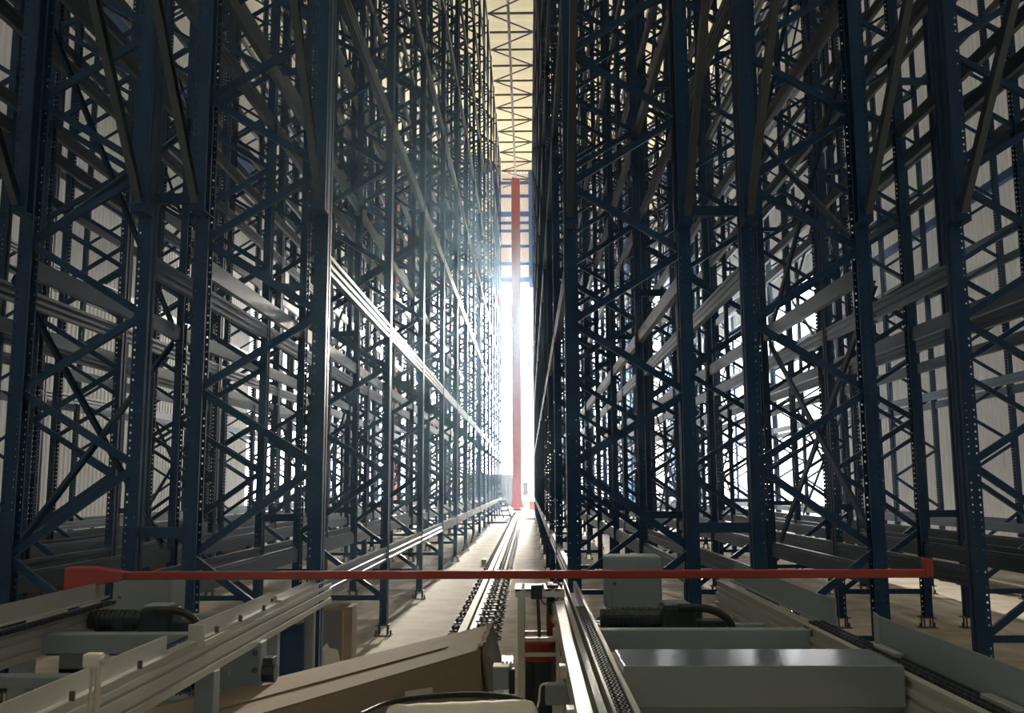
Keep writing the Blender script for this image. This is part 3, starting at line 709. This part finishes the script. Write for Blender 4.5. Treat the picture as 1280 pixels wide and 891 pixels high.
# steel stand
YS = 3.3
def sp(px, py): return at(px, py, Y=YS)
b0 = sp(652, 870); t = thing('steel_stand', 'tall bright steel stand with a slotted top plate beside the right conveyor', 'stand', (b0.x, b0.y, 0))
o0 = Vector((b0.x, b0.y, 0)); top = sp(652, 738).z
xr = sp(699, 800).x-b0.x
for name, x, y in (('post', 0, 0), ('post', xr, .0), ('post', 0, .22), ('post', xr, .22)):
    mb = MB(); mb.box((x-.018, y-.018, 0), (x+.018, y+.018, top)); mb.build(name, STEEL, t, .004)
mb = MB(); n = 5; wv = (xr+.06)/n
for i in range(n): mb.box((-.03+i*wv, -.03, top), (-.03+i*wv+wv*.62, .25, top+.010))
mb.box((-.03, -.03, top-.03), (xr+.03, -.015, top+.010)); mb.box((-.03, .235, top-.03), (xr+.03, .25, top+.010)); mb.build('slotted_plate', STEEL, t)
mb = MB(); mb.box((.05, -.035, top-.04), (.11, .02, top+.03)); mb.build('sensor_block', DARK, t, .006)
for py in (799, 818):
    z = sp(680, py).z; mb = MB(); mb.box((0, -.012, z-.010), (xr, .012, z+.010)); mb.build('cross_bar', STEEL, t, .003)
    mb = MB(); mb.box((0, .21, z-.010), (xr, .23, z+.010)); mb.build('cross_bar', STEEL, t, .003)
mb = MB(); mb.cyl((.085, .04, top), (sp(675, 806).x-b0.x, .06, sp(675, 806).z), .009, 10); mb.build('push_rod', TIE, t)
mb = MB(); mb.box((xr-.062, .10, sp(0, 800).z), (xr-.03, .13, top-.04)); mb.build('red_bar', RED, t, .003)
mb = MB(); mb.tube(spline([Vector((.09, -.04, top-.02)), Vector((.12, -.05, top-.06)), Vector((.17, -.05, top-.05)), Vector((xr, -.03, top-.03))]), .004, 6); mb.build('wire', BLACK, t, 0, True)
# red bucket under the stand, on a drum
zb = sp(0, 830).z; zt2 = sp(0, 806).z
t = thing('drum', 'dark grey drum with a red upper band standing inside the steel stand', 'drum', (b0.x+xr*.5, b0.y+.105, 0)); rd = .078
mb = MB(); mb.lathe((0, 0, 0), [(.001, 0), (rd*.96, 0), (rd, .02), (rd, zb*.5), (rd*1.03, zb*.5+.01), (rd, zb*.5+.02), (rd, zb)], 28); mb.build('drum_body', DARK, t, 0, True)
mb = MB(); mb.lathe((0, 0, 0), [(rd*1.01, zb-.002), (rd*1.03, zb+.02), (rd*1.03, zt2-.01), (rd*.98, zt2), (.001, zt2)], 28); mb.build('drum_lid', RED, t, 0, True)
# small junction boxes
t = thing('junction_box', 'grey junction box with a bright louvred plate left of the steel stand', 'junction box', (at(628, 850, Y=3.05).x, 3.05*h, 0)); o0 = Vector(t.location)
a = at(616, 862, Y=3.05)-o0; b = at(636, 834, Y=3.05)-o0
mb = MB(); mb.box((a.x, 0, a.z), (b.x, .10, b.z)); jb = mb.build('box_body', PAINT, t, .006)
mb = MB(); mb.box((a.x, -.004, b.z-.004), (b.x, .1, b.z+.004)); mb.build('box_lid', WHITE, t, .003)
mb = MB(); a2 = at(626, 834, Y=3.05)-o0; b2 = at(648, 812, Y=3.05)-o0
for i in range(3): mb.box((a2.x+.02*i, .09, b.z+.004), (a2.x+.02*i+.013, .24, b.z+.012))
mb.box((a2.x, .08, b.z), (a2.x+.055, .25, b.z+.005)); mb.build('louvre_plate', STEEL, t)
mb = MB(); mb.box((b.x+.0, .0, a.z-.02), (b.x+.028, .06, b.z-.01)); mb.build('plug_block', DARK, t, .004)
mb = MB(); mb.box((a.x+.02, .02, 0), (a.x+.05, .06, a.z)); mb.build('support_post', STEEL, t)
t = thing('junction_box', 'small grey junction box with a cable in front of the red drum', 'junction box', (at(695, 868, Y=2.75).x, 2.75*h, 0)); o0 = Vector(t.location)
a = at(682, 882, Y=2.75)-o0; b = at(707, 856, Y=2.75)-o0
mb = MB(); mb.box((a.x, 0, a.z), (b.x, .07, b.z)); mb.build('box_body', PAINT, t, .006)
mb = MB(); mb.tube(spline([Vector((a.x+.01, .03, b.z)), Vector((a.x-.02, .02, b.z-.01)), Vector((a.x-.03, .0, a.z+.01)), Vector((a.x-.06, -.04, a.z-.06))]), .005, 6); mb.build('cable', WHITE, t, 0, True)
mb = MB(); mb.box((-.015, .02, 0), (.015, .05, a.z)); mb.build('support_post', STEEL, t)

# ------------------------------------------------------------------ glare haze volume added in the hall to imitate lens glare
hm = bpy.data.materials.new('glare haze'); hm.use_nodes = True
hn = hm.node_tree.nodes; hn.clear(); ho = hn.new('ShaderNodeOutputMaterial'); hv = hn.new('ShaderNodeVolumeScatter')
hv.inputs['Color'].default_value = (.50, .76, 1, 1); hv.inputs['Density'].default_value = HAZE; hv.inputs['Anisotropy'].default_value = .80
hm.node_tree.links.new(hv.outputs[0], ho.inputs['Volume'])
mb = MB(); mb.box((XL-.4, YB-.4, -.4), (XR+.4, YE+.4, ZR+.4)); o = mb.build('glare_haze', hm); tag(o, 'thin bluish haze added to the hall air to imitate lens glare', 'haze', kind='stuff')

# ------------------------------------------------------------------ light
w = bpy.data.worlds.new('sky'); scene.world = w; w.use_nodes = True
nt = w.node_tree; n = nt.nodes; bg = n['Background']
tc = n.new('ShaderNodeTexCoord'); sx = n.new('ShaderNodeSeparateXYZ'); nt.links.new(tc.outputs['Generated'], sx.inputs[0])
rp = n.new('ShaderNodeValToRGB'); e = rp.color_ramp.elements
e[0].position = 0.0; e[0].color = (1.0, .96, .90, 1); e[1].position = 1.0; e[1].color = (.50, .64, .86, 1)
m_ = e.new(.35); m_.color = (.92, .95, 1.0, 1)
nt.links.new(sx.outputs['Z'], rp.inputs['Fac']); nt.links.new(rp.outputs['Color'], bg.inputs['Color'])
bg.inputs['Strength'].default_value = 6.5
sl = bpy.data.lights.new('sun', 'SUN'); sl.energy = 10.5; sl.angle = math.radians(3.0); sl.color = (1, .93, .80)
so = bpy.data.objects.new('sun', sl); col.objects.link(so)
el = math.radians(9.5); az = math.radians(1.6)
dv = Vector((math.sin(az)*math.cos(el), math.cos(az)*math.cos(el), math.sin(el)))
so.rotation_euler = dv.to_track_quat('Z', 'Y').to_euler()
so.location = dv*100

vs_ = scene.view_settings; vs_.view_transform = 'Standard'; vs_.look = 'None'; vs_.exposure = 0.0; vs_.gamma = 1.0; vs_.use_curve_mapping = False
